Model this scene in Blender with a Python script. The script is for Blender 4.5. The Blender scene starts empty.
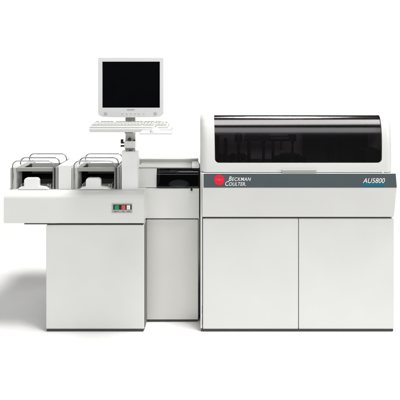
import bpy, bmesh, math, random
from mathutils import Vector, Matrix
random.seed(4)
scene = bpy.context.scene
COL = scene.collection
PI = math.pi

# ------------------------------------------------------------------ measures
S, DIST, EYE, HZ = 0.0065, 3.0, 1.638, 80.0      # metres per pixel at y=0, camera distance, eye height, horizon row
def kf(d): return DIST / (DIST + d)
def X(px, d=0.0): return (px - 200.0) * S / kf(d)
def Z(py, d=0.0): return EYE - (py - HZ) * S / kf(d)

# ------------------------------------------------------------------ materials
def new_mat(name):
    m = bpy.data.materials.new(name); m.use_nodes = True
    nt = m.node_tree
    return m, nt, nt.nodes['Principled BSDF']

def paint(name, col, rough=0.42, bump=0.02, scale=900.0, var=0.025, spec=0.4, metal=0.0, coat=0.0):
    """painted sheet metal / moulded plastic: fine orange peel, faint tone drift, uneven gloss"""
    m, nt, b = new_mat(name)
    N, L = nt.nodes, nt.links
    tc = N.new('ShaderNodeTexCoord')
    n1 = N.new('ShaderNodeTexNoise'); n1.inputs['Scale'].default_value = 3.1; n1.inputs['Detail'].default_value = 5
    L.new(tc.outputs['Object'], n1.inputs['Vector'])
    r1 = N.new('ShaderNodeMapRange'); r1.inputs[1].default_value = .3; r1.inputs[2].default_value = .7
    r1.inputs[3].default_value = 1 - var; r1.inputs[4].default_value = 1 + var
    L.new(n1.outputs['Fac'], r1.inputs[0])
    mx = N.new('ShaderNodeVectorMath'); mx.operation = 'SCALE'; mx.inputs[0].default_value = col
    L.new(r1.outputs[0], mx.inputs['Scale']); L.new(mx.outputs[0], b.inputs['Base Color'])
    r2 = N.new('ShaderNodeMapRange'); r2.inputs[1].default_value = .3; r2.inputs[2].default_value = .7
    r2.inputs[3].default_value = rough - .05; r2.inputs[4].default_value = rough + .06
    n3 = N.new('ShaderNodeTexNoise'); n3.inputs['Scale'].default_value = 11; n3.inputs['Detail'].default_value = 6
    L.new(tc.outputs['Object'], n3.inputs['Vector'])
    L.new(n3.outputs['Fac'], r2.inputs[0]); L.new(r2.outputs[0], b.inputs['Roughness'])
    n2 = N.new('ShaderNodeTexNoise'); n2.inputs['Scale'].default_value = scale; n2.inputs['Detail'].default_value = 2
    L.new(tc.outputs['Object'], n2.inputs['Vector'])
    bp = N.new('ShaderNodeBump'); bp.inputs['Strength'].default_value = bump; bp.inputs['Distance'].default_value = .002
    L.new(n2.outputs['Fac'], bp.inputs['Height']); L.new(bp.outputs[0], b.inputs['Normal'])
    b.inputs['Specular IOR Level'].default_value = spec
    b.inputs['Metallic'].default_value = metal
    b.inputs['Coat Weight'].default_value = coat
    return m

M = {}
M['panel'] = paint('enamel_panel', (.735, .737, .715), .40)
M['door'] = paint('enamel_door', (.745, .752, .74), .38)
M['lid'] = paint('lid_plastic', (.80, .81, .79), .32, .012)
M['deck'] = paint('deck_plastic', (.78, .785, .765), .35, .012)
M['grey_panel'] = paint('grey_enamel', (.67, .67, .645), .40)
M['white'] = paint('white_plastic', (.86, .87, .86), .35, .012)
M['post'] = paint('white_enamel', (.92, .925, .92), .35, .012)
M['shelf'] = paint('shelf_plastic', (.72, .73, .725), .4, .012)
M['neck'] = paint('neck_grey', (.70, .70, .66), .4, .02)
M['chamber'] = paint('chamber_black', (.02, .02, .022), .6)
M['ledge'] = paint('ledge_grey', (.50, .505, .485), .4)
M['monitor'] = paint('monitor_plastic', (.78, .79, .785), .45, .02)
M['key'] = paint('key_plastic', (.56, .56, .545), .5)
M['case'] = paint('keyboard_case', (.66, .66, .645), .5)
M['band'] = paint('slate_band', (.066, .086, .094), .45, .01)
M['steel'] = paint('brushed_steel', (.56, .56, .54), .33, .02, metal=.9)
M['wire'] = paint('chrome_wire', (.62, .62, .63), .18, .0, metal=1.0)
M['grey_metal'] = paint('grey_metal', (.40, .41, .385), .4, .02, metal=.25)
M['light_grey'] = paint('light_grey_metal', (.60, .605, .585), .4)
M['handle'] = paint('lid_handle_plastic', (.45, .45, .43), .45)
M['black'] = paint('black_plastic', (.012, .012, .014), .4)
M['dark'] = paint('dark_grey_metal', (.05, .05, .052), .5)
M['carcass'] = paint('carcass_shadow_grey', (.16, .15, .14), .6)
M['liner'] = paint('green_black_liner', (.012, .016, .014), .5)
M['inner'] = paint('inner_wall', (.62, .54, .59), .6)
M['screen'] = paint('display_glass', (.0016, .0018, .003), .4, 0, spec=.05)
M['red'] = paint('emblem_red', (.66, .016, .045), .4, 0)
M['emblem_line'] = paint('emblem_pale_red', (.85, .10, .12), .4, 0)
M['ink'] = paint('white_ink', (.86, .87, .87), .5, 0)
M['blue'] = paint('blue_ink', (.0, .13, .22), .5, 0)
M['green_btn'] = paint('green_button', (.015, .30, .12), .35, 0)
M['red_btn'] = paint('red_button', (.72, .10, .08), .35, 0)
M['bezel'] = paint('silver_bezel', (.44, .45, .43), .4, .02)
M['mark'] = paint('grey_print', (.16, .16, .16), .6, 0)
M['disc'] = paint('carousel_grey', (.62, .63, .64), .4)
M['brown'] = paint('brown_gasket', (.19, .17, .155), .6)

def glass(name, tint, ior=1.5, rough=.06):
    m, nt, b = new_mat(name)
    N, L = nt.nodes, nt.links
    N.remove(b)
    out = [n for n in N if n.type == 'OUTPUT_MATERIAL'][0]
    t = N.new('ShaderNodeBsdfTransparent'); t.inputs[0].default_value = (*tint, 1)
    g = N.new('ShaderNodeBsdfGlossy'); g.inputs['Roughness'].default_value = rough
    f = N.new('ShaderNodeFresnel'); f.inputs['IOR'].default_value = ior
    x = N.new('ShaderNodeMixShader')
    L.new(f.outputs[0], x.inputs[0]); L.new(t.outputs[0], x.inputs[1]); L.new(g.outputs[0], x.inputs[2])
    L.new(x.outputs[0], out.inputs['Surface'])
    return m
M['smoked'] = glass('smoked_acrylic', (.82, .78, .805), 1.85, .11)
M['smoked_dark'] = glass('smoked_dark_acrylic', (.56, .57, .60), 1.45, .08)

m, nt, b = new_mat('white_paper_sweep')
nz = nt.nodes.new('ShaderNodeTexNoise'); nz.inputs['Scale'].default_value = 1.5
rp = nt.nodes.new('ShaderNodeMapRange'); rp.inputs[3].default_value = .89; rp.inputs[4].default_value = .91
cb = nt.nodes.new('ShaderNodeCombineColor')
nt.links.new(nz.outputs['Fac'], rp.inputs[0])
for i in range(3): nt.links.new(rp.outputs[0], cb.inputs[i])
nt.links.new(cb.outputs[0], b.inputs['Base Color'])
b.inputs['Roughness'].default_value = .9; b.inputs['Specular IOR Level'].default_value = .1
M['paper'] = m

# ------------------------------------------------------------------ mesh helpers
def b_box(bm, x0, x1, y0, y1, z0, z1, bev=.003, seg=2):
    r = bmesh.ops.create_cube(bm, size=1.0)
    vs = r['verts']
    for v in vs:
        v.co = Vector(((x0 + x1) / 2 + v.co.x * (x1 - x0), (y0 + y1) / 2 + v.co.y * (y1 - y0), (z0 + z1) / 2 + v.co.z * (z1 - z0)))
    if bev > 0:
        es = list({e for v in vs for e in v.link_edges})
        bmesh.ops.bevel(bm, geom=es, offset=bev, segments=seg, profile=.5, affect='EDGES', clamp_overlap=True)

def b_prism(bm, pts, a0, a1, axis='y', bev=0.0, seg=2):
    """polygon extruded: axis 'y' -> pts are (x,z); axis 'x' -> pts are (y,z); axis 'z' -> pts are (x,y)"""
    def mk(p, a):
        if axis == 'y': return (p[0], a, p[1])
        if axis == 'x': return (a, p[0], p[1])
        return (p[0], p[1], a)
    A = [bm.verts.new(mk(p, a0)) for p in pts]; B = [bm.verts.new(mk(p, a1)) for p in pts]
    n = len(pts)
    fs = [bm.faces.new(A), bm.faces.new(B[::-1])]
    for i in range(n):
        fs.append(bm.faces.new((A[i], B[i], B[(i + 1) % n], A[(i + 1) % n])))
    bmesh.ops.recalc_face_normals(bm, faces=fs)
    if bev > 0:
        es = list({e for f in fs for e in f.edges})
        bmesh.ops.bevel(bm, geom=es, offset=bev, segments=seg, profile=.5, affect='EDGES', clamp_overlap=True)

def b_cyl(bm, c, axis, r, h, seg=32, r2=None, bev=0.0):
    res = bmesh.ops.create_cone(bm, cap_ends=True, segments=seg, radius1=r, radius2=r if r2 is None else r2, depth=h)
    q = Vector((0, 0, 1)).rotation_difference(Vector(axis).normalized()).to_matrix().to_4x4()
    bmesh.ops.transform(bm, matrix=Matrix.Translation(c) @ q, verts=res['verts'])
    if bev > 0:
        es = [e for e in {e for v in res['verts'] for e in v.link_edges} if any(len(f.verts) > 4 for f in e.link_faces)]
        bmesh.ops.bevel(bm, geom=es, offset=bev, segments=2, profile=.5, affect='EDGES', clamp_overlap=True)

def b_tube(bm, path, r, seg=10):
    path = [Vector(p) for p in path]
    rings = []
    prev = None
    for i, p in enumerate(path):
        t = (path[min(i + 1, len(path) - 1)] - path[max(i - 1, 0)]).normalized()
        if prev is None:
            u = t.orthogonal().normalized()
        else:
            u = (prev - t * prev.dot(t)).normalized()
        prev = u
        w = t.cross(u)
        rings.append([bm.verts.new(p + (u * math.cos(2 * PI * j / seg) + w * math.sin(2 * PI * j / seg)) * r) for j in range(seg)])
    for a, c in zip(rings, rings[1:]):
        for j in range(seg):
            bm.faces.new((a[j], a[(j + 1) % seg], c[(j + 1) % seg], c[j]))
    bm.faces.new(rings[0][::-1]); bm.faces.new(rings[-1])

def finish(me, name, mat, parent, ang=42):
    for p in me.polygons: p.use_smooth = True
    me.set_sharp_from_angle(angle=math.radians(ang))
    me.materials.clear(); me.materials.append(M[mat] if isinstance(mat, str) else mat)
    o = bpy.data.objects.new(name, me); COL.objects.link(o)
    if parent is not None:
        o.parent = parent
    w = o.modifiers.new('weighted', 'WEIGHTED_NORMAL'); w.keep_sharp = True
    return o

def part(name, bm, mat, parent, ang=42, recalc=True):
    """world-coordinate bmesh -> one mesh object, expressed in its parent's frame"""
    if recalc: bmesh.ops.recalc_face_normals(bm, faces=bm.faces[:])
    off = Vector((0, 0, 0)); p = parent
    while p is not None:
        off += p.location; p = p.parent
    if off.length: bmesh.ops.translate(bm, vec=-off, verts=bm.verts[:])
    me = bpy.data.meshes.new(name); bm.to_mesh(me); bm.free()
    return finish(me, name, mat, parent, ang)

def boxp(name, mat, parent, x0, x1, y0, y1, z0, z1, bev=.003, seg=2):
    bm = bmesh.new(); b_box(bm, x0, x1, y0, y1, z0, z1, bev, seg)
    return part(name, bm, mat, parent)

def thing(name, label, cat, loc, group=None):
    o = bpy.data.objects.new(name, None); COL.objects.link(o)
    o.location = loc; o.empty_display_size = .1
    o['label'] = label; o['category'] = cat
    if group: o['group'] = group
    return o

def rrect(x0, x1, z0, z1, r, n=8):
    """rounded rectangle outline; r = (bl, br, tr, tl)"""
    pts = []
    for (cx, cz, rr, a0) in ((x0, z0, r[0], PI), (x1, z0, r[1], 1.5 * PI), (x1, z1, r[2], 0), (x0, z1, r[3], .5 * PI)):
        sx = 1 if cx == x0 else -1; sz = 1 if cz == z0 else -1
        for i in range(n + 1):
            a = a0 + i / n * PI / 2
            pts.append((cx + sx * rr + rr * math.cos(a), cz + sz * rr + rr * math.sin(a)))
    return pts

def feet(parent, x0, x1, y0, y1, h):
    for x in (x0, x1):
        for y in (y0, y1):
            bm = bmesh.new(); b_cyl(bm, (x, y, h / 2), (0, 0, 1), .026, h, 20)
            part('foot', bm, 'black', parent)

def text_bm(s, shear=0.0, bold=0.0, small_caps=False, space=1.0, extrude=.02):
    cu = bpy.data.curves.new('lettering', 'FONT'); cu.body = s
    cu.size = 1; cu.shear = shear; cu.offset = bold; cu.extrude = extrude; cu.space_character = space
    if small_caps:
        cu.small_caps_scale = .78
        for i, ch in enumerate(s):
            cu.body_format[i].use_small_caps = True
    o = bpy.data.objects.new('lettering', cu); COL.objects.link(o)
    dg = bpy.context.evaluated_depsgraph_get(); dg.update()
    me = bpy.data.meshes.new_from_object(o.evaluated_get(dg))
    bpy.data.objects.remove(o); bpy.data.curves.remove(cu)
    bm = bmesh.new(); bm.from_mesh(me); bpy.data.meshes.remove(me)
    return bm

def fit(bm, w, h, t):
    xs = [v.co.x for v in bm.verts]; ys = [v.co.y for v in bm.verts]; zs = [v.co.z for v in bm.verts]
    for v in bm.verts:
        v.co = Vector(((v.co.x - min(xs)) / (max(xs) - min(xs)) * w, (v.co.y - min(ys)) / (max(ys) - min(ys)) * h,
                       (v.co.z - min(zs)) / (max(zs) - min(zs)) * t))

# ------------------------------------------------------------------ setting: white paper sweep
bm = bmesh.new()
prof = [(-2.7, 0.0), (4.2, 0.0)]
for i in range(1, 17):
    a = i / 16 * PI / 2
    prof.append((4.2 + 1.3 * math.sin(a), 1.3 - 1.3 * math.cos(a)))
prof.append((5.5, 7.5))
L_, R_ = [], []
for (y, z) in prof:
    L_.append(bm.verts.new((-9, y, z))); R_.append(bm.verts.new((9, y, z)))
for i in range(len(prof) - 1):
    bm.faces.new((L_[i], R_[i], R_[i + 1], L_[i + 1]))
g = part('studio_floor', bm, 'paper', None, 60, recalc=False)
g['kind'] = 'structure'
for mod in list(g.modifiers): g.modifiers.remove(mod)

# ================================================================== main analyzer
AN = thing('laboratory_analyzer', 'large white two-door laboratory analyzer with smoked curved lid and dark grey name band', 'lab analyzer', (X(297), .4, 0))
XL, XR = X(200.4), X(394)
ZD0, ZD1 = .020, Z(219)
BACK = .88
# carcass behind the doors, side panels, shade strip at the foot
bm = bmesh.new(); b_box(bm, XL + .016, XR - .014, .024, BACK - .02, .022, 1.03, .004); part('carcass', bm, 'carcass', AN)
for (a, c) in ((XL, XL + .0125), (XR - .0125, XR)):
    bm = bmesh.new(); b_box(bm, a, c, .004 if a == XL else .024, BACK, .020, 1.034, .003); part('side_panel', bm, 'panel', AN)
bm = bmesh.new(); b_box(bm, XL + .016, XR - .016, BACK - .018, BACK, .022, 1.03, .003); part('back_panel', bm, 'panel', AN)
boxp('contact_shade_strip', 'dark', AN, XL + .004, XR - .003, .005, .03, .0035, .0198, .001)  # dark strip standing in for the contact shadow under the doors
feet(AN, XL + .08, XR - .08, .09, BACK - .08, .024)
xs = X(298.6)
dl = boxp('door', 'door', AN, X(202.9), xs - .0022, 0, .021, ZD0, ZD1, .0035, 3)
dr = boxp('door', 'door', AN, xs + .0022, XR, 0, .021, ZD0, ZD1, .0035, 3)
for zc in (.065, .145):
    bm = bmesh.new(); b_cyl(bm, (X(202.35), .006, zc), (0, 0, 1), .0028, .05, 12); part('hinge', bm, 'dark', dl)

# bulging control ledge front
ZB0, ZB1, ZB2 = Z(217), .946, 1.034
bm = bmesh.new()
fp = [(.024, ZB0), (0.001, ZB0), (-.0165, .82), (-.032, .90), (-.0400, .938), (-.0410, .946), (-.0395, .955), (-.0240, ZB2), (.024, ZB2)]
b_prism(bm, fp, XL + .0128, XR, 'x', .0015, 1)
FP = part('front_panel', bm, 'panel', AN, 25)
def band_pt(x, v, out):                          # v metres up the sloping band from its lower edge
    p0 = Vector((-.0402, .952)); p1 = Vector((-.0242, ZB2)); t = (p1 - p0).normalized(); n = Vector((-t.y, t.x))
    if n.x > 0: n = -n
    q = p0 + t * v + n * out
    return Vector((x, q.x, q.y))
BH = (Vector((-.0242, ZB2)) - Vector((-.0402, .952))).length
bm = bmesh.new()
x0b, x1b = X(203.6, -.03), XR + .0006
A = [band_pt(x0b, -.004, .0022), band_pt(x0b, BH + .0005, .0022), band_pt(x0b, BH + .0005, -.004), band_pt(x0b, -.004, -.004)]
b_prism(bm, [(p.y, p.z) for p in A], x0b, x1b, 'x', .0008, 1)
BAND = part('name_band', bm, 'band', FP)
def on_band(bm, x, v, out=.0022):
    for w in bm.verts:
        w.co = band_pt(x + w.co.x, v + w.co.y, out + w.co.z)
kb = kf(-.032)
def vband(py): return (Z(py, -.032) - .952) / .984
# emblem
bm = bmesh.new(); b_cyl(bm, (0, 0, .0006), (0, 0, 1), 5.3 * S / kb, .0012, 48); on_band(bm, X(219.2, -.032), vband(179.9))
EM = part('emblem', bm, 'red', FP)
bm = bmesh.new()
for (ax, ay, rr, a0, a1) in ((-.006, .000, .010, .2, 4.0), (.007, .002, .009, 3.4, 7.2), (0, -.002, .005, 0, 5.0)):
    b_tube(bm, [(ax + rr * 1.2 * math.cos(a0 + (a1 - a0) * i / 20), ay + rr * .62 * math.sin(a0 + (a1 - a0) * i / 20), .0012) for i in range(21)], .0012, 6)
on_band(bm, X(219.2, -.032), vband(179.9)); part('emblem_swirl', bm, 'emblem_line', EM)
# lettering
def word(s, px0, px1, py0, py1, name, **kw):
    bm = text_bm(s, **kw); fit(bm, X(px1, -.032) - X(px0, -.032), vband(py0) - vband(py1), .0008)
    on_band(bm, X(px0, -.032), vband(py1)); o = part(name, bm, 'ink', FP, recalc=False)
    o.modifiers.clear()
    for p in o.data.polygons: p.use_smooth = False
    return o
word('Beckman', 228.6, 251.0, 176.6, 180.9, 'lettering', shear=.28, bold=.002, small_caps=True, space=1.1)
word('Coulter.', 225.2, 245.8, 181.2, 185.6, 'lettering', shear=.28, bold=.002, small_caps=True, space=1.05)
word('AU5800', 362.6, 384.8, 178.2, 182.9, 'lettering', shear=.34, bold=-.004)
bm = bmesh.new(); b_box(bm, 0, X(384.8, -.032) - X(362, -.032), 0, vband(183.2) - vband(186.0), 0, .0008, 0); on_band(bm, X(362, -.032), vband(186.0))
part('blue_underline', bm, 'blue', FP)

# ---- curved lid
def catmull(P, n=7):
    out = []
    Q = [P[0]] + P + [P[-1]]
    for i in range(1, len(Q) - 2):
        a, b_, c, d = (Vector(q) for q in Q[i - 1:i + 3])
        for j in range(n):
            t = j / n
            out.append(.5 * ((2 * b_) + (-a + c) * t + (2 * a - 5 * b_ + 4 * c - d) * t * t + (-a + 3 * b_ - 3 * c + d) * t ** 3))
    out.append(Vector(P[-1])); return out
LZ = Z(172.2)
# front: vertical at the lip, then two gently curved facets, then the bend into the top
tilt = [(LZ, 0), (1.15, 0), (1.242, 4), (1.286, 9), (1.325, 13), (1.334, 15.5), (1.342, 20), (1.380, 25.5), (1.386, 32), (1.400, 48), (1.415, 65), (1.424, 80), (1.428, 86)]
LP = [Vector((0, LZ))]
zz = LZ; dd_ = 0.0
while zz < 1.4278:
    st_ = .03 if zz < 1.13 else (.004 if zz < 1.40 else .0016 if zz < 1.422 else .0008)
    zm = zz + st_ / 2
    for (za, ta), (zb, tb) in zip(tilt, tilt[1:]):
        if za <= zm <= zb: ph = ta + (tb - ta) * (zm - za) / (zb - za)
    dd_ += math.tan(math.radians(ph)) * st_; zz += st_
    LP.append(Vector((dd_, zz)))
LP += catmull([(dd_ + .03, 1.4286), (.22, 1.4270), (.35, 1.416), (.50, 1.402), (.66, 1.383), (.76, 1.360), (.83, 1.315), (.868, 1.245), (.88, 1.16), (.88, LZ)])
def normals(P):
    ns = []
    for i in range(len(P)):
        t = (P[min(i + 1, len(P) - 1)] - P[max(i - 1, 0)]).normalized()
        ns.append(Vector((-t.y, t.x)))
    ns[0] = Vector((-1, 0)); ns[-1] = Vector((1, 0))
    return ns
LN = normals(LP)
def lid_profile(off):
    return [p - n * off if 0 < i < len(LP) - 1 else Vector((p.x - n.x * off, p.y)) for i, (p, n) in enumerate(zip(LP, LN))]
lx0, lx1, lr = X(200.0), X(394.0), .052
st = []
for i in range(9):
    t = i / 8 * PI / 2; st.append((lx0 + lr * (1 - math.cos(t)), lr * (1 - math.sin(t))))
n_mid = 24
for i in range(1, n_mid): st.append((lx0 + lr + (lx1 - lx0 - 2 * lr) * i / n_mid, 0.0))
for i in range(8, -1, -1):
    t = i / 8 * PI / 2; st.append((lx1 - lr * (1 - math.cos(t)), lr * (1 - math.sin(t))))
def lid_sheet(stations, inset=0.0, cap=True, lo=0, hi=None):
    bm = bmesh.new(); rows = []
    for (x, off) in stations:
        pr = lid_profile(off + inset); pr = pr[lo:hi]
        rows.append([bm.verts.new((x, p.x, p.y)) for p in pr])
    for a, c in zip(rows, rows[1:]):
        for j in range(len(a) - 1): bm.faces.new((a[j], c[j], c[j + 1], a[j + 1]))
    if cap:
        bm.faces.new(rows[0]); bm.faces.new(rows[-1][::-1])
    bmesh.ops.recalc_face_normals(bm, faces=bm.faces[:])
    return bm
bm = lid_sheet(st)
me = bpy.data.meshes.new('lid_outer'); bm.to_mesh(me); bm.free()
lo_ = bpy.data.objects.new('lid_outer', me); COL.objects.link(lo_)
so = lo_.modifiers.new('s', 'SOLIDIFY'); so.thickness = .006; so.offset = -1; so.use_even_offset = False
cb_ = bmesh.new()
wl0, wl1 = X(214.9), X(382)
zt = 1.4045
wx0, wx1 = X(214.0, .055), X(379.4, .055)
out = []
base = rrect(wl0, wl1, Z(163), zt, (.027, .027, .004, .004), 8)
for (x, z) in base:                                # the opening leans in by a hair towards the top
    t = max(0, (z - 1.25) / (zt - 1.25))
    x = x + (wx0 - wl0) * t if x < .6 else x + (wx1 - wl1) * t
    out.append((x, z))
b_prism(cb_, out, -.2, .25, 'y')
bmesh.ops.recalc_face_normals(cb_, faces=cb_.faces[:])
cm = bpy.data.meshes.new('cut'); cb_.to_mesh(cm); cb_.free()
co = bpy.data.objects.new('cut', cm); COL.objects.link(co)
bo = lo_.modifiers.new('b', 'BOOLEAN'); bo.object = co; bo.operation = 'DIFFERENCE'; bo.solver = 'EXACT'
dg = bpy.context.evaluated_depsgraph_get(); dg.update()
lm = bpy.data.meshes.new_from_object(lo_.evaluated_get(dg))
bpy.data.objects.remove(lo_); bpy.data.objects.remove(co)
bm = bmesh.new(); bm.from_mesh(lm); bpy.data.meshes.remove(lm)
LID = part('lid', bm, 'lid', AN, 35, recalc=False)
# smoked window pane just inside the shell
hi = max(i for i, p in enumerate(LP) if p.x < .2) + 1
lo_i = min(i for i, p in enumerate(LP) if p.y > Z(166))
xs_ = [wl0 - .012 + (wl1 - wl0 + .024) * i / 24 for i in range(25)]
bm = lid_sheet([(x, 0) for x in xs_], .0066, False, lo_i, hi)
r = bmesh.ops.solidify(bm, geom=bm.faces[:], thickness=.003)
part('window_pane', bm, 'smoked', LID, 35)
# handle bar under the lid lip
bm = bmesh.new(); b_box(bm, X(281.5), X(316), -.014, .002, Z(172.6), Z(169.4), .003, 2); part('handle', bm, 'handle', LID)
bm = bmesh.new(); b_box(bm, X(382), X(383.4), -.005, .002, Z(172.9), Z(171.6), .001, 1); part('latch_pin', bm, 'panel', LID)
# ---- what stands inside, behind the smoked pane
ch = boxp('chamber_wall', 'inner', AN, X(201.5), X(392), .52, .54, 1.032, 1.385, .002)
boxp('chamber_wall', 'chamber', AN, X(318) + .002, lx1 - .012, .44, .46, 1.032, 1.39, .002)
boxp('chamber_floor', 'dark', AN, XL + .02, XR - .02, .03, .50, 1.031, 1.040, .002)
da = .20
def at(px, py, d=da): return (X(px, d), d, Z(py, d))
bm = bmesh.new()                                                       # gantry arm with its hanging probes
b_tube(bm, [at(244, 138.5), at(296, 138.5)], .019, 16)
b_box(bm, X(246, da), X(270, da), da - .03, da + .04, Z(141, da), Z(134, da), .006)
b_cyl(bm, at(292, 137), (0, 0, 1), .03, .04, 20)
part('probe_arm', bm, 'black', AN)
for (px, y0, y1, r) in ((249, 137, 168, .012), (263.5, 141, 168, .010), (273, 139, 168, .010), (292.5, 141, 153, .008), (281, 140, 150, .006)):
    bm = bmesh.new(); b_tube(bm, [at(px, y0), at(px, y0 * .4 + y1 * .6), at(px, y1)], r, 12)
    b_cyl(bm, at(px, y0 + 1.5), (0, 0, 1), r * 1.5, .012, 16); part('probe', bm, 'black', AN)
bm = bmesh.new(); b_tube(bm, [at(238.5, 143), at(238.5, 168)], .013, 14); b_cyl(bm, at(238.5, 138), (0, 0, 1), .027, .055, 20, bev=.008)
b_cyl(bm, at(238.5, 133.6), (0, 0, 1), .016, .018, 16); part('mixing_head', bm, 'black', AN)
bm = bmesh.new()
b_tube(bm, [at(217, 156.5), at(249, 156.5)], .013, 14)
for px in (219, 225, 233, 243): b_cyl(bm, at(px, 156.5), (0, 0, 1), .016, .045, 14)
b_box(bm, X(229, da), X(232, da), da - .01, da + .02, 1.041, Z(156, da), .002)
part('wash_station', bm, 'black', AN)
bm = bmesh.new(); b_cyl(bm, (X(290, .24), .24, 1.075), (0, 0, 1), .115, .05, 48, bev=.01); b_cyl(bm, (X(290, .24), .24, 1.108), (0, 0, 1), .07, .02, 32); part('reagent_carousel', bm, 'black', AN)
bm = bmesh.new(); b_box(bm, X(364, .22), X(383, .22), .20, .36, 1.041, Z(150, .22), .006); part('pump_block', bm, 'dark', AN)
for px in (216, 224, 329, 340):
    boxp('guide_rail', 'black', AN, X(px, .42), X(px + 3.2, .42), .40, .43, 1.041, Z(134 + (px % 5), .42), .003)
boxp('lid_gap_shade', 'dark', AN, lx0 + .056, lx1 - .056, .006, .022, 1.0345, LZ + .004, .001)  # dark strip standing in for the shade in the gap below the lid

# ================================================================== rack feeder (left unit)
FE = thing('rack_feeder', 'white rack feeder unit with two wire-guarded tray bays and overhanging deck', 'rack feeder', (X(95), .35, 0))
cz1 = Z(225.2)
boxp('cabinet', 'door', FE, X(46), X(144), 0, .74, .020, cz1, .004, 3)
boxp('gasket', 'brown', FE, X(144) + .0005, X(144) + .006, .02, .72, .022, cz1 - .004, .001)
boxp('deck_gap_shade', 'black', FE, X(47), X(143.2), .010, .72, cz1 + .0005, Z(222.6), .002)  # black block standing in for the shadow gap under the deck
boxp('support_bracket', 'dark', FE, X(24), X(57), .004, .45, Z(224.6), Z(223) - .0005, .001)
boxp('contact_shade_strip', 'dark', FE, X(46) + .003, X(144) - .003, .005, .03, .0035, .0198, .001)  # dark strip in place of the cabinet's contact shadow
feet(FE, X(58), X(132), .08, .66, .024)
DZ = .911
bm = bmesh.new()
dp = [(0, Z(223)), (0, Z(198.5))]
for i in range(1, 11):
    a = i / 10 * PI / 2
    dp.append((.05 * (1 - math.cos(a)), Z(198.5) + (DZ - Z(198.5)) * math.sin(a)))
dp += [(.78, DZ), (.78, Z(223))]
b_prism(bm, [(y - .006, z) for (y, z) in dp], X(4), X(144), 'x', .0022, 2)
part('deck', bm, 'deck', FE, 30)
# control panel
PY = -.006
CP = boxp('control_panel', 'bezel', FE, X(112.2), X(132.4), PY - .004, PY + .004, Z(212.6), Z(203.4), .0014)
boxp('button_well', 'black', CP, X(113.6), X(131.8), PY - .0052, PY - .002, Z(209.2), Z(204.3), .0005, 1)
for nm, mt, a, c in (('green_button', 'green_btn', 115.0, 119.4), ('red_button', 'red_btn', 121.9, 125.8), ('white_button', 'white', 127.0, 130.6)):
    boxp(nm, mt, CP, X(a), X(c), PY - .0095, PY - .0052, Z(208.9), Z(204.6), .0014)
for a, c in ((114.2, 117.4), (118.1, 119.2), (122.4, 124.6), (127.4, 130.8)):
    boxp('panel_print', 'mark', CP, X(a), X(c), PY - .0046, PY - .003, Z(211.4), Z(210.7), 0)

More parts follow.
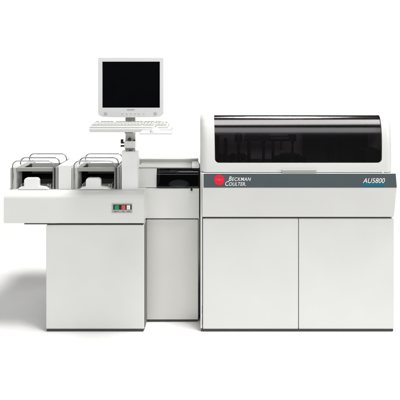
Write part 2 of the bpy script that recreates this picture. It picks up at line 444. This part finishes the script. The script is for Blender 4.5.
PITCH = 61.5 * S / kf(.065)
dB = .07
def bay(i):
    o = i * PITCH
    zb_ = Z(171.4, dB)
    b0 = boxp('tray_bay', 'grey_metal', FE, X(16, dB) + o, X(53, dB) + o, dB, .098, zb_, Z(168, dB), .002)      # front bar over the opening
    lp = boxp('bay_side', 'light_grey', b0, X(10.2, dB) + o, X(16, dB) + o - .0003, dB, .16, DZ + .0005, Z(167.8, dB), .0025)
    boxp('slot', 'dark', lp, X(12.2, dB) + o, X(13.6, dB) + o, dB - .0008, dB + .003, Z(179, dB), Z(173, dB), .0004, 1)
    boxp('bay_side', 'white', b0, X(10.4, dB) + o, X(13.9, dB) + o, .161, .44, DZ + .0005, Z(168.2, dB), .002)
    boxp('inner_plate', 'light_grey', b0, X(16, dB) + o + .0003, X(16, dB) + o + .003, dB + .004, .168, DZ + .012, zb_ - .001, .0008, 1)
    boxp('rear_upstand', 'ledge', b0, X(29.2, .36) + o, X(66, .36) + o - .002, .36, .372, .96, Z(163, .36), .002)
    boxp('upstand_edge_shade', 'dark', b0, X(29.2, .355) + o + .001, X(30.2, .355) + o, .352, .3595, .975, Z(163.6, .36), .001)  # thin dark piece standing in for the shadow at the upstand's left edge
    boxp('bay_pillar', 'dark', b0, X(53, dB) + o + .0003, X(55.4, dB) + o, dB + .004, .44, DZ + .0005, Z(168, dB), .0015)
    boxp('bay_pillar', 'grey_metal', b0, X(55.5, dB) + o, X(58, dB) + o, dB, .44, DZ + .0005, Z(167.2, dB), .0015)
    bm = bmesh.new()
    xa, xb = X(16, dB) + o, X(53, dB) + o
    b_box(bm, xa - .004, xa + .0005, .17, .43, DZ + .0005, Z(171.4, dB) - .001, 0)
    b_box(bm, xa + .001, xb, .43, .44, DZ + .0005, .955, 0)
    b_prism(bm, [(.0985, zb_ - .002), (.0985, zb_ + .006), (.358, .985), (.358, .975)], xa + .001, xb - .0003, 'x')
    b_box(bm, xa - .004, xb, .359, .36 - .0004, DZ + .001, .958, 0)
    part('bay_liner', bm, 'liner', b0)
    if i == 0:
        wb = boxp('spacer_box', 'white', FE, X(58.4, dB), X(71.4, dB), .066, .45, DZ + .0005, Z(165.4, dB), .004)
        boxp('clip', 'light_grey', wb, X(60, dB), X(70, dB), .0605, .0658, DZ + .001, DZ + .006, .001)
    else:
        boxp('spacer_box', 'white', FE, X(58.4, dB) + o, X(136.5, .2), .20, .45, DZ + .0005, Z(165.4, dB), .004)
        boxp('spacer_box', 'white', FE, X(58.4, dB) + o, X(121, .1), .075, .198, DZ + .0005, Z(167.4, dB), .004)
    # three bent wire guards
    for (d, zb) in ((.063, DZ), (.198, Z(169, dB)), (.367, Z(170, dB))):
        xl, xr = X(12.6, .063) + o, X(53.3, .063) + o
        rr = .036
        path = [(xl, d, zb)]
        path += [(xl, d, 1.10 - rr - .02)]
        for j in range(9):
            a = PI - j / 8 * PI / 2
            path.append((xl + rr + rr * math.cos(a), d, 1.10 - rr + rr * math.sin(a)))
        for j in range(9):
            a = PI / 2 - j / 8 * PI / 2
            path.append((xr - rr + rr * math.cos(a), d, 1.10 - rr + rr * math.sin(a)))
        path += [(xr, d, 1.10 - rr - .02), (xr, d, zb)]
        bm = bmesh.new(); b_tube(bm, path, .0040, 10); part('wire_guard', bm, 'wire', b0, 60)
    return b0
bay(0); bay(1)

# the two rack trays that sit in the bays
def make_tray():
    x0 = X(33, .05)
    t = thing('rack_tray', 'white rack tray with raised grip in the bay at the outer end of the deck', 'rack tray', (x0, .2, DZ + .0005), 'rack trays in the feeder bays')
    pts = [(17.5, 189.6), (19.5, 187.4), (24, 186.4), (24, 180.2), (25, 178.6), (26.5, 178), (36, 178), (37.8, 178.6), (38.8, 180.2), (38.8, 186.4), (45, 187.2), (48.6, 189.6)]
    P = [(X(a, .05), max(Z(b, .05), DZ + .0006)) for a, b in pts]
    bm = bmesh.new(); b_prism(bm, P, .048, .082, 'y', .003, 2); part('grip', bm, 'post', t)
    bm = bmesh.new()
    xa, xb = X(20, dB), X(50, dB)
    b_box(bm, xa, xb, .084, .41, DZ + .0006, DZ + .008, .001)
    b_box(bm, xa, xa + .004, .084, .41, DZ + .008, DZ + .030, .001); b_box(bm, xb - .004, xb, .084, .41, DZ + .008, DZ + .030, .001)
    part('tray_base', bm, 'light_grey', t)
    bm = bmesh.new(); b_cyl(bm, (X(48.2, .09), .10, DZ + .022), (0, 1, 0), .009, .02, 16); b_box(bm, X(44, .09), X(49.6, .09), .09, .12, DZ + .008, DZ + .018, .002)
    part('latch', bm, 'grey_metal', t)
    return t
T0 = make_tray()
T1 = T0.copy(); COL.objects.link(T1); T1.location.x += PITCH
T1['label'] = 'white rack tray with raised grip in the bay beside the white monitor post'
for c in list(T0.children):
    n = c.copy(); COL.objects.link(n); n.parent = T1

# ================================================================== middle transport unit
MI = thing('transport_unit', 'narrow grey-white transport unit with dark window recessed between feeder and analyzer', 'transport unit', (X(172, .12), .45, 0))
dM = .12
mx0, mx1 = X(146.4, dM) , X(199.0, dM)
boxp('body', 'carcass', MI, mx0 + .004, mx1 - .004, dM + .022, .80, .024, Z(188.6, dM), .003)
boxp('lower_panel', 'grey_panel', MI, mx0, mx1 - .006, dM, dM + .02, Z(319.6, dM), Z(219.6, dM), .003, 3)
boxp('hinge_post', 'dark', MI, mx1 - .0045, mx1 - .001, dM + .002, dM + .02, .04, Z(219.6, dM), .001)
boxp('upper_panel', 'panel', MI, X(144.2, dM), mx1, dM - .012, dM + .02, Z(218.0, dM), Z(188.0, dM), .004, 3)
boxp('contact_shade_strip', 'dark', MI, mx0 + .002, mx1 - .008, dM + .006, dM + .03, .0035, .0198, .001)  # contact shadow of this unit, modelled as a dark strip
feet(MI, mx0 + .05, mx1 - .05, dM + .08, .72, .026)
bm = bmesh.new(); b_cyl(bm, (X(191.6, dM), dM - .02, Z(188.9, dM)), (0, 1, 0), .007, .018, 16); part('lock_knob', bm, 'black', MI)
boxp('gap_dark_filler', 'black', MI, mx1 + .0004, XL - .0006, dM + .03, .30, .03, Z(168.2, dM), .001)  # black filler added so the open gap beside the analyzer looks dark
# upper house: side box, dark window with round carousel, top cover, rear upstand
zt0, zt1 = Z(187.4, dM), Z(168.2, dM)
boxp('side_box', 'panel', MI, X(138.6, dM), X(156.8, dM), dM - .006, .305, zt0, zt1, .003)
bm = bmesh.new()
xa, xb = X(157, dM), X(199.2, dM)
b_box(bm, xa, xb, .296, .306, zt0, zt1, 0); b_box(bm, xb - .004, xb, dM, .2955, zt0 + .0025, zt1, 0); b_box(bm, xa, xb, dM + .002, .2955, zt0 - .004, zt0 + .002, 0)
part('window_housing', bm, 'liner', MI)
bm = bmesh.new()
wp = [(dM - .014, zt0 + .001), (dM - .016, zt0 + .03), (dM - .013, zt0 + .08), (dM - .004, zt1 - .022), (dM + .010, zt1 - .006), (dM + .022, zt1 - .001)]
inn = [(y + .004, z) for (y, z) in wp][::-1]
b_prism(bm, wp + inn, xa + .001, xb - .006, 'x')
part('dark_window', bm, 'smoked_dark', MI, 50)
bm = bmesh.new(); r = bmesh.ops.create_uvsphere(bm, u_segments=40, v_segments=20, radius=.072)
bmesh.ops.bisect_plane(bm, geom=bm.verts[:] + bm.edges[:] + bm.faces[:], plane_co=(0, 0, 0), plane_no=(0, 0, -1), clear_outer=True)
bmesh.ops.contextual_create(bm, geom=[e for e in bm.edges if e.is_boundary])
for v in bm.verts: v.co = Vector((X(179, .2) + v.co.x, .195 + v.co.y, zt0 + .0025 + v.co.z * .42))
part('carousel_dome', bm, 'disc', MI)
boxp('window_reflection_bar', 'light_grey', MI, X(170, .2), X(193, .2), .20, .215, Z(171.5, .2), Z(170.2, .2), .001)  # pale bar standing in for a reflection across the dark window
boxp('top_cover', 'grey_metal', MI, X(138.6, dM), X(191.5, dM), dM - .006, .31, zt1 + .0005, zt1 + .008, .002)
boxp('corner_cap', 'white', MI, X(191.7, dM), X(199.2, dM), dM - .004, .30, zt1 + .0005, zt1 + .016, .003)
bm = bmesh.new(); b_prism(bm, [(.312, zt1 - .01), (.312, zt1 + .028), (.316, zt1 + .031), (.335, zt1 + .031), (.345, zt1 + .024), (.345, zt1 - .01)], X(139, .31), X(198.4, .31), 'x', .0018, 2)
part('rear_ledge', bm, 'ledge', MI)

# ================================================================== monitor stand
ST = thing('monitor_stand', 'white square post with clamp, grey neck and keyboard shelf standing on feeder deck', 'monitor stand', (X(129.5, .06), .11, DZ))
dP = .05
boxp('post', 'post', ST, X(121.6, dP), X(137.6, dP), dP, dP + .10, DZ + .0005, Z(151.6, dP), .003, 3)
xc = X(130.4, .1)
boxp('neck', 'neck', ST, X(125.7, .1), X(135.4, .1), .085, .115, Z(150.2, .1), 1.60, .003)
CLz0, CLz1 = Z(148.0, .06), Z(141.2, .06)
CL = boxp('clamp', 'post', ST, X(124.2, .06), X(135.2, .06), .058, .135, CLz0, CLz1, .003, 3)
bm = bmesh.new()
for px in (127.2, 132.6): b_cyl(bm, (X(px, .06), .07, Z(149.8, .06)), (0, 0, 1), .0085, .022, 16, bev=.002)
b_box(bm, X(124.8, .06), X(134.6, .06), .062, .083, Z(149.2, .06), Z(148.1, .06), .001)
part('bolt', bm, 'steel', CL)
bm = bmesh.new()
b_cyl(bm, (X(121.6, .07), .09, Z(141.8, .07)), (1, 0, .0), .0135, .016, 20, bev=.003)
for j in range(6):
    a = j * PI / 3; b_cyl(bm, (X(121.6, .07), .09 + .011 * math.cos(a), Z(141.8, .07) + .011 * math.sin(a)), (1, 0, 0), .0048, .015, 10)
b_cyl(bm, (X(123.6, .07), .09, Z(143.2, .07)), (1, 0, 0), .005, .02, 12)
b_box(bm, X(120.2, .07), X(124.0, .07), .075, .10, Z(147, .07), Z(145.4, .07), .003)
part('knob', bm, 'black', CL)
bm = bmesh.new(); b_cyl(bm, (X(129.2, .06), .075, Z(139.4, .07)), (0, 1, 0), .011, .02, 18, bev=.002); b_cyl(bm, (X(134, .06), .078, Z(140.4, .07)), (0, 1, 0), .006, .018, 12); part('bolt', bm, 'dark', CL)
dT = -.12
TZ = Z(128.3, dT)
SH = boxp('keyboard_shelf', 'shelf', ST, X(89.2, dT), X(171.0, dT), dT, .084, Z(132.4, dT), TZ, .006, 3)
bm = bmesh.new(); b_box(bm, X(139, -.26), X(171.8, -.26), -.262, dT - .0005, 1.3146, 1.3236, .003); part('mouse_shelf', bm, 'shelf', SH)
bm = bmesh.new(); b_box(bm, X(126.4, .05), X(134.8, .05), -.02, .0845, Z(132.4, dT) - .020, Z(132.4, dT) - .0004, .003); part('shelf_bracket', bm, 'steel', SH)

# ---- monitor
MO = thing('monitor', 'square white flat-panel monitor with black screen above the keyboard shelf', 'monitor', (X(130.6), .03, Z(117.2)))
mx0_, mx1_, mz0, mz1 = X(98.0), X(163.3), Z(117.4), Z(57.7)
sx0, sx1, sz0, sz1 = X(102.2), X(159.8), Z(107.8), Z(61.6)
def bez(y0, y1):
    o_ = rrect(mx0_, mx1_, mz0, mz1, (.030, .030, .006, .006), 6)
    return o_
bm = bmesh.new()
n_ = 6
# bezel ring: bars that butt, with the chin's rounded corners
chin = [(mx0_, sz0 - .0), (mx0_, mz0 + .030)]
for i in range(1, 8):
    a = PI + i / 8 * PI / 2; chin.append((mx0_ + .034 + .034 * math.cos(a), mz0 + .004 + .026 + .026 * math.sin(a)))
chin += [(mx0_ + .05, mz0 + .002), (mx0_ + .14, mz0), (mx1_ - .14, mz0), (mx1_ - .05, mz0 + .002)]
for i in range(7, 0, -1):
    a = 2 * PI - i / 8 * PI / 2; chin.append((mx1_ - .034 + .034 * math.cos(a), mz0 + .004 + .026 + .026 * math.sin(a)))
chin += [(mx1_, mz0 + .030), (mx1_, sz0)]
full = chin[1:-1] + [(mx1_, mz1 - .006), (mx1_ - .002, mz1 - .0015), (mx1_ - .006, mz1), (mx0_ + .006, mz1), (mx0_ + .002, mz1 - .0015), (mx0_, mz1 - .006)]
b_prism(bm, full, .013, .045, 'y', .003, 2)
b_box(bm, mx0_ + .04, mx1_ - .04, .0455, .072, mz0 + .05, mz1 - .04, .012, 3)
CA = part('casing', bm, 'monitor', MO)
bm = bmesh.new()
outer = full; inner_ = [(sx0, sz0), (sx1, sz0), (sx1, sz1), (sx0, sz1)]
# bezel front frame = outer plate with a hole, walls 12 mm deep
vo = [bm.verts.new((x, 0, z)) for x, z in outer]; vi = [bm.verts.new((x, .0, z)) for x, z in inner_]
eo = [bm.edges.new((vo[i], vo[(i + 1) % len(vo)])) for i in range(len(vo))]; ei = [bm.edges.new((vi[i], vi[(i + 1) % 4])) for i in range(4)]
bmesh.ops.triangle_fill(bm, use_beauty=True, edges=eo + ei)
fs = bm.faces[:]
ex = bmesh.ops.extrude_face_region(bm, geom=fs)
bmesh.ops.translate(bm, vec=(0, .0125, 0), verts=[v for v in ex['geom'] if isinstance(v, bmesh.types.BMVert)])
bmesh.ops.recalc_face_normals(bm, faces=bm.faces[:])
es = [e for e in bm.edges if len(e.link_faces) == 2 and e.calc_face_angle(0) > .6]
bmesh.ops.bevel(bm, geom=es, offset=.0022, segments=2, profile=.5, affect='EDGES', clamp_overlap=True)
part('bezel', bm, 'monitor', MO)
boxp('screen', 'screen', MO, sx0 - .004, sx1 + .004, .0075, .0129 - .0005, sz0 - .0, sz1 + .0, .0005, 1)
for px in (105.8, 155.4):
    bm = bmesh.new(); b_cyl(bm, (X(px), -.0012, Z(113.3)), (0, 1, 0), .0098, .004, 28, bev=.0012); s_ = part('speaker', bm, 'bezel', MO)
    bm = bmesh.new(); b_cyl(bm, (X(px), -.0036, Z(113.3)), (0, 1, 0), .0068, .0016, 28, bev=.0005)
    part('speaker_grille', bm, 'light_grey', s_)
for px in (122.5, 127, 131, 135, 139, 144):
    w_ = .006 if px != 144 else .004
    boxp('menu_button', 'light_grey', MO, X(px) - w_, X(px) + w_, -.0024, .001, Z(113.9), Z(113.0), .0008, 1)
boxp('print_strip', 'mark', MO, X(127), X(134.5), -.0008, .001, Z(110.0), Z(109.5), .0002, 1)
boxp('mount_plate', 'dark', MO, X(124.6), X(136), .0725, .0845, 1.50, 1.60, .002)

# ---- keyboard
KB = thing('keyboard', 'off-white full-size keyboard lying on the white shelf below the monitor', 'keyboard', (X(130), -.03, TZ))
kx0, kx1 = X(92.4, -.03), X(168.4, -.03)
ky0, ky1 = -.112, .045
bm = bmesh.new()
b_prism(bm, [(ky0, TZ + .0005), (ky0, TZ + .010), (ky0 + .012, TZ + .013), (ky1 - .008, TZ + .026), (ky1, TZ + .026), (ky1, TZ + .0005)], kx0, kx1, 'x', .002, 2)
part('case', bm, 'case', KB)
bm = bmesh.new()
rows = 6
W = kx1 - kx0
pt = W / 23.2
for r in range(rows):
    y = ky0 + .018 + r * .0215 + (.005 if r == 5 else 0)
    zc = TZ + .013 + (y - ky0) / (ky1 - ky0) * .013
    c = .35
    while c < 22.6:
        w = 1.0
        if r == 0 and 3.2 < c < 4.6: w = 6.0
        if r in (1, 2, 3) and c < .5: w = 1.6
        if 15.0 <= c < 15.5 or 18.6 <= c < 19.0: c += .5; continue
        if r == 5 and any(abs(c - q) < .3 for q in (1.4, 6.0, 10.6)): c += .6
        w = min(w, 22.9 - c)
        if w > .5: b_box(bm, kx0 + c * pt + .0011, kx0 + (c + w) * pt - .0011, y + .001, y + .0185, zc - .002, zc + .0075, .0016, 1)
        c += w
part('keys', bm, 'key', KB)
bm = bmesh.new()
for c in (19.4, 20.4, 21.4): b_box(bm, kx0 + c * pt, kx0 + (c + .5) * pt, ky1 - .014, ky1 - .009, TZ + .0245, TZ + .0265, .0005, 1)
part('indicator', bm, 'mark', KB)

# ---- mouse
MS = thing('mouse', 'small white computer mouse on the low ledge in front of the keyboard', 'mouse', (X(155, -.2), -.19, 1.3237))
def mouse_surface(top):
    bm = bmesh.new()
    nu, nv = 14, 22
    rows_ = []
    for i in range(nv + 1):
        t = i / nv; y = -.245 + .106 * t
        hw = .029 * (1 - abs(2 * t - 1) ** 3.2) ** .5 * (1 + .05 * math.cos(t * PI)) if 0 < t < 1 else .003
        hh = (.0275 * (math.sin(PI * (.12 + .80 * t)) ** .8)) * (1 - abs(2 * t - 1) ** 6) ** .5 if 0 < t < 1 else .004
        rows_.append([bm.verts.new((X(155, -.2) + hw * math.cos(PI * j / nu), y, 1.3238 + hh * math.sin(PI * j / nu) ** .7 + .0002)) for j in range(nu + 1)])
    for a, c in zip(rows_, rows_[1:]):
        for j in range(nu): bm.faces.new((a[j], a[j + 1], c[j + 1], c[j]))
        bm.faces.new((a[0], c[0], c[nu], a[nu]))
    bm.faces.new(rows_[0]); bm.faces.new(rows_[-1][::-1])
    return bm
part('shell', mouse_surface(0), 'shelf', MS, 60)
bm = bmesh.new(); b_cyl(bm, (X(155, -.2), -.166, 1.3475), (1, 0, 0), .006, .006, 20, bev=.001); part('scroll_wheel', bm, 'dark', MS)

# ================================================================== light
def area(name, loc, target, sx, sy, power, col=(1, 1, 1), spread=180):
    l = bpy.data.lights.new(name, 'AREA'); l.shape = 'RECTANGLE'; l.size = sx; l.size_y = sy; l.energy = power; l.color = col; l.spread = math.radians(spread)
    o = bpy.data.objects.new(name, l); COL.objects.link(o); o.location = loc
    o.rotation_euler = (Vector(target) - Vector(loc)).to_track_quat('-Z', 'Y').to_euler()
    return o
area('key_softbox', (2.0, -1.0, 10.0), (0, .3, .0), 2.5, 2.5, 930, (1, .985, .96))
area('overhead_strip', (-.2, -3.2, 4.09), (-.5, 0, 1.2), 7.6, .8, 98, (1, .99, .97))
area('front_strip', (-.6, -4.8, 2.83), (-.6, 0, .9), 7.6, .7, 27, (.98, .99, 1))
area('added_side_fill', (8.2, -3.8, 2.6), (-.5, 0, .7), 1.8, 2.2, 140, (.99, .99, 1))  # added low fill to brighten the cabinet fronts, no known source
for x in (-3.0, 3.0):
    area('added_backdrop_wash', (x, 2.9, 4.9), (x, 5.5, 2.2), 3.6, .8, 27, spread=70)  # added out of view to lift the backdrop to white
area('added_backdrop_wash', (0, 2.9, 5.0), (0, 5.5, .9), 5, .8, 30, spread=80)  # added centre wash, also only to whiten the backdrop

w = bpy.data.worlds.new('World'); scene.world = w; w.use_nodes = True
bg = w.node_tree.nodes['Background']; bg.inputs[0].default_value = (.96, .98, 1, 1); bg.inputs[1].default_value = .05

# ================================================================== camera
cam = bpy.data.cameras.new('camera'); co_ = bpy.data.objects.new('camera', cam); COL.objects.link(co_)
co_.location = (0, -DIST, EYE); co_.rotation_euler = (PI / 2, 0, 0)
cam.sensor_width = 36; cam.lens = DIST / S / 400 * 36; cam.shift_y = -.30; cam.clip_end = 100
scene.camera = co_
vs = scene.view_settings
vs.view_transform = 'Standard'; vs.look = 'None'; vs.gamma = 1; vs.exposure = .08; vs.use_curve_mapping = False
scene.cycles.max_bounces = 10; scene.cycles.transparent_max_bounces = 16
scene.cycles.use_denoising = True
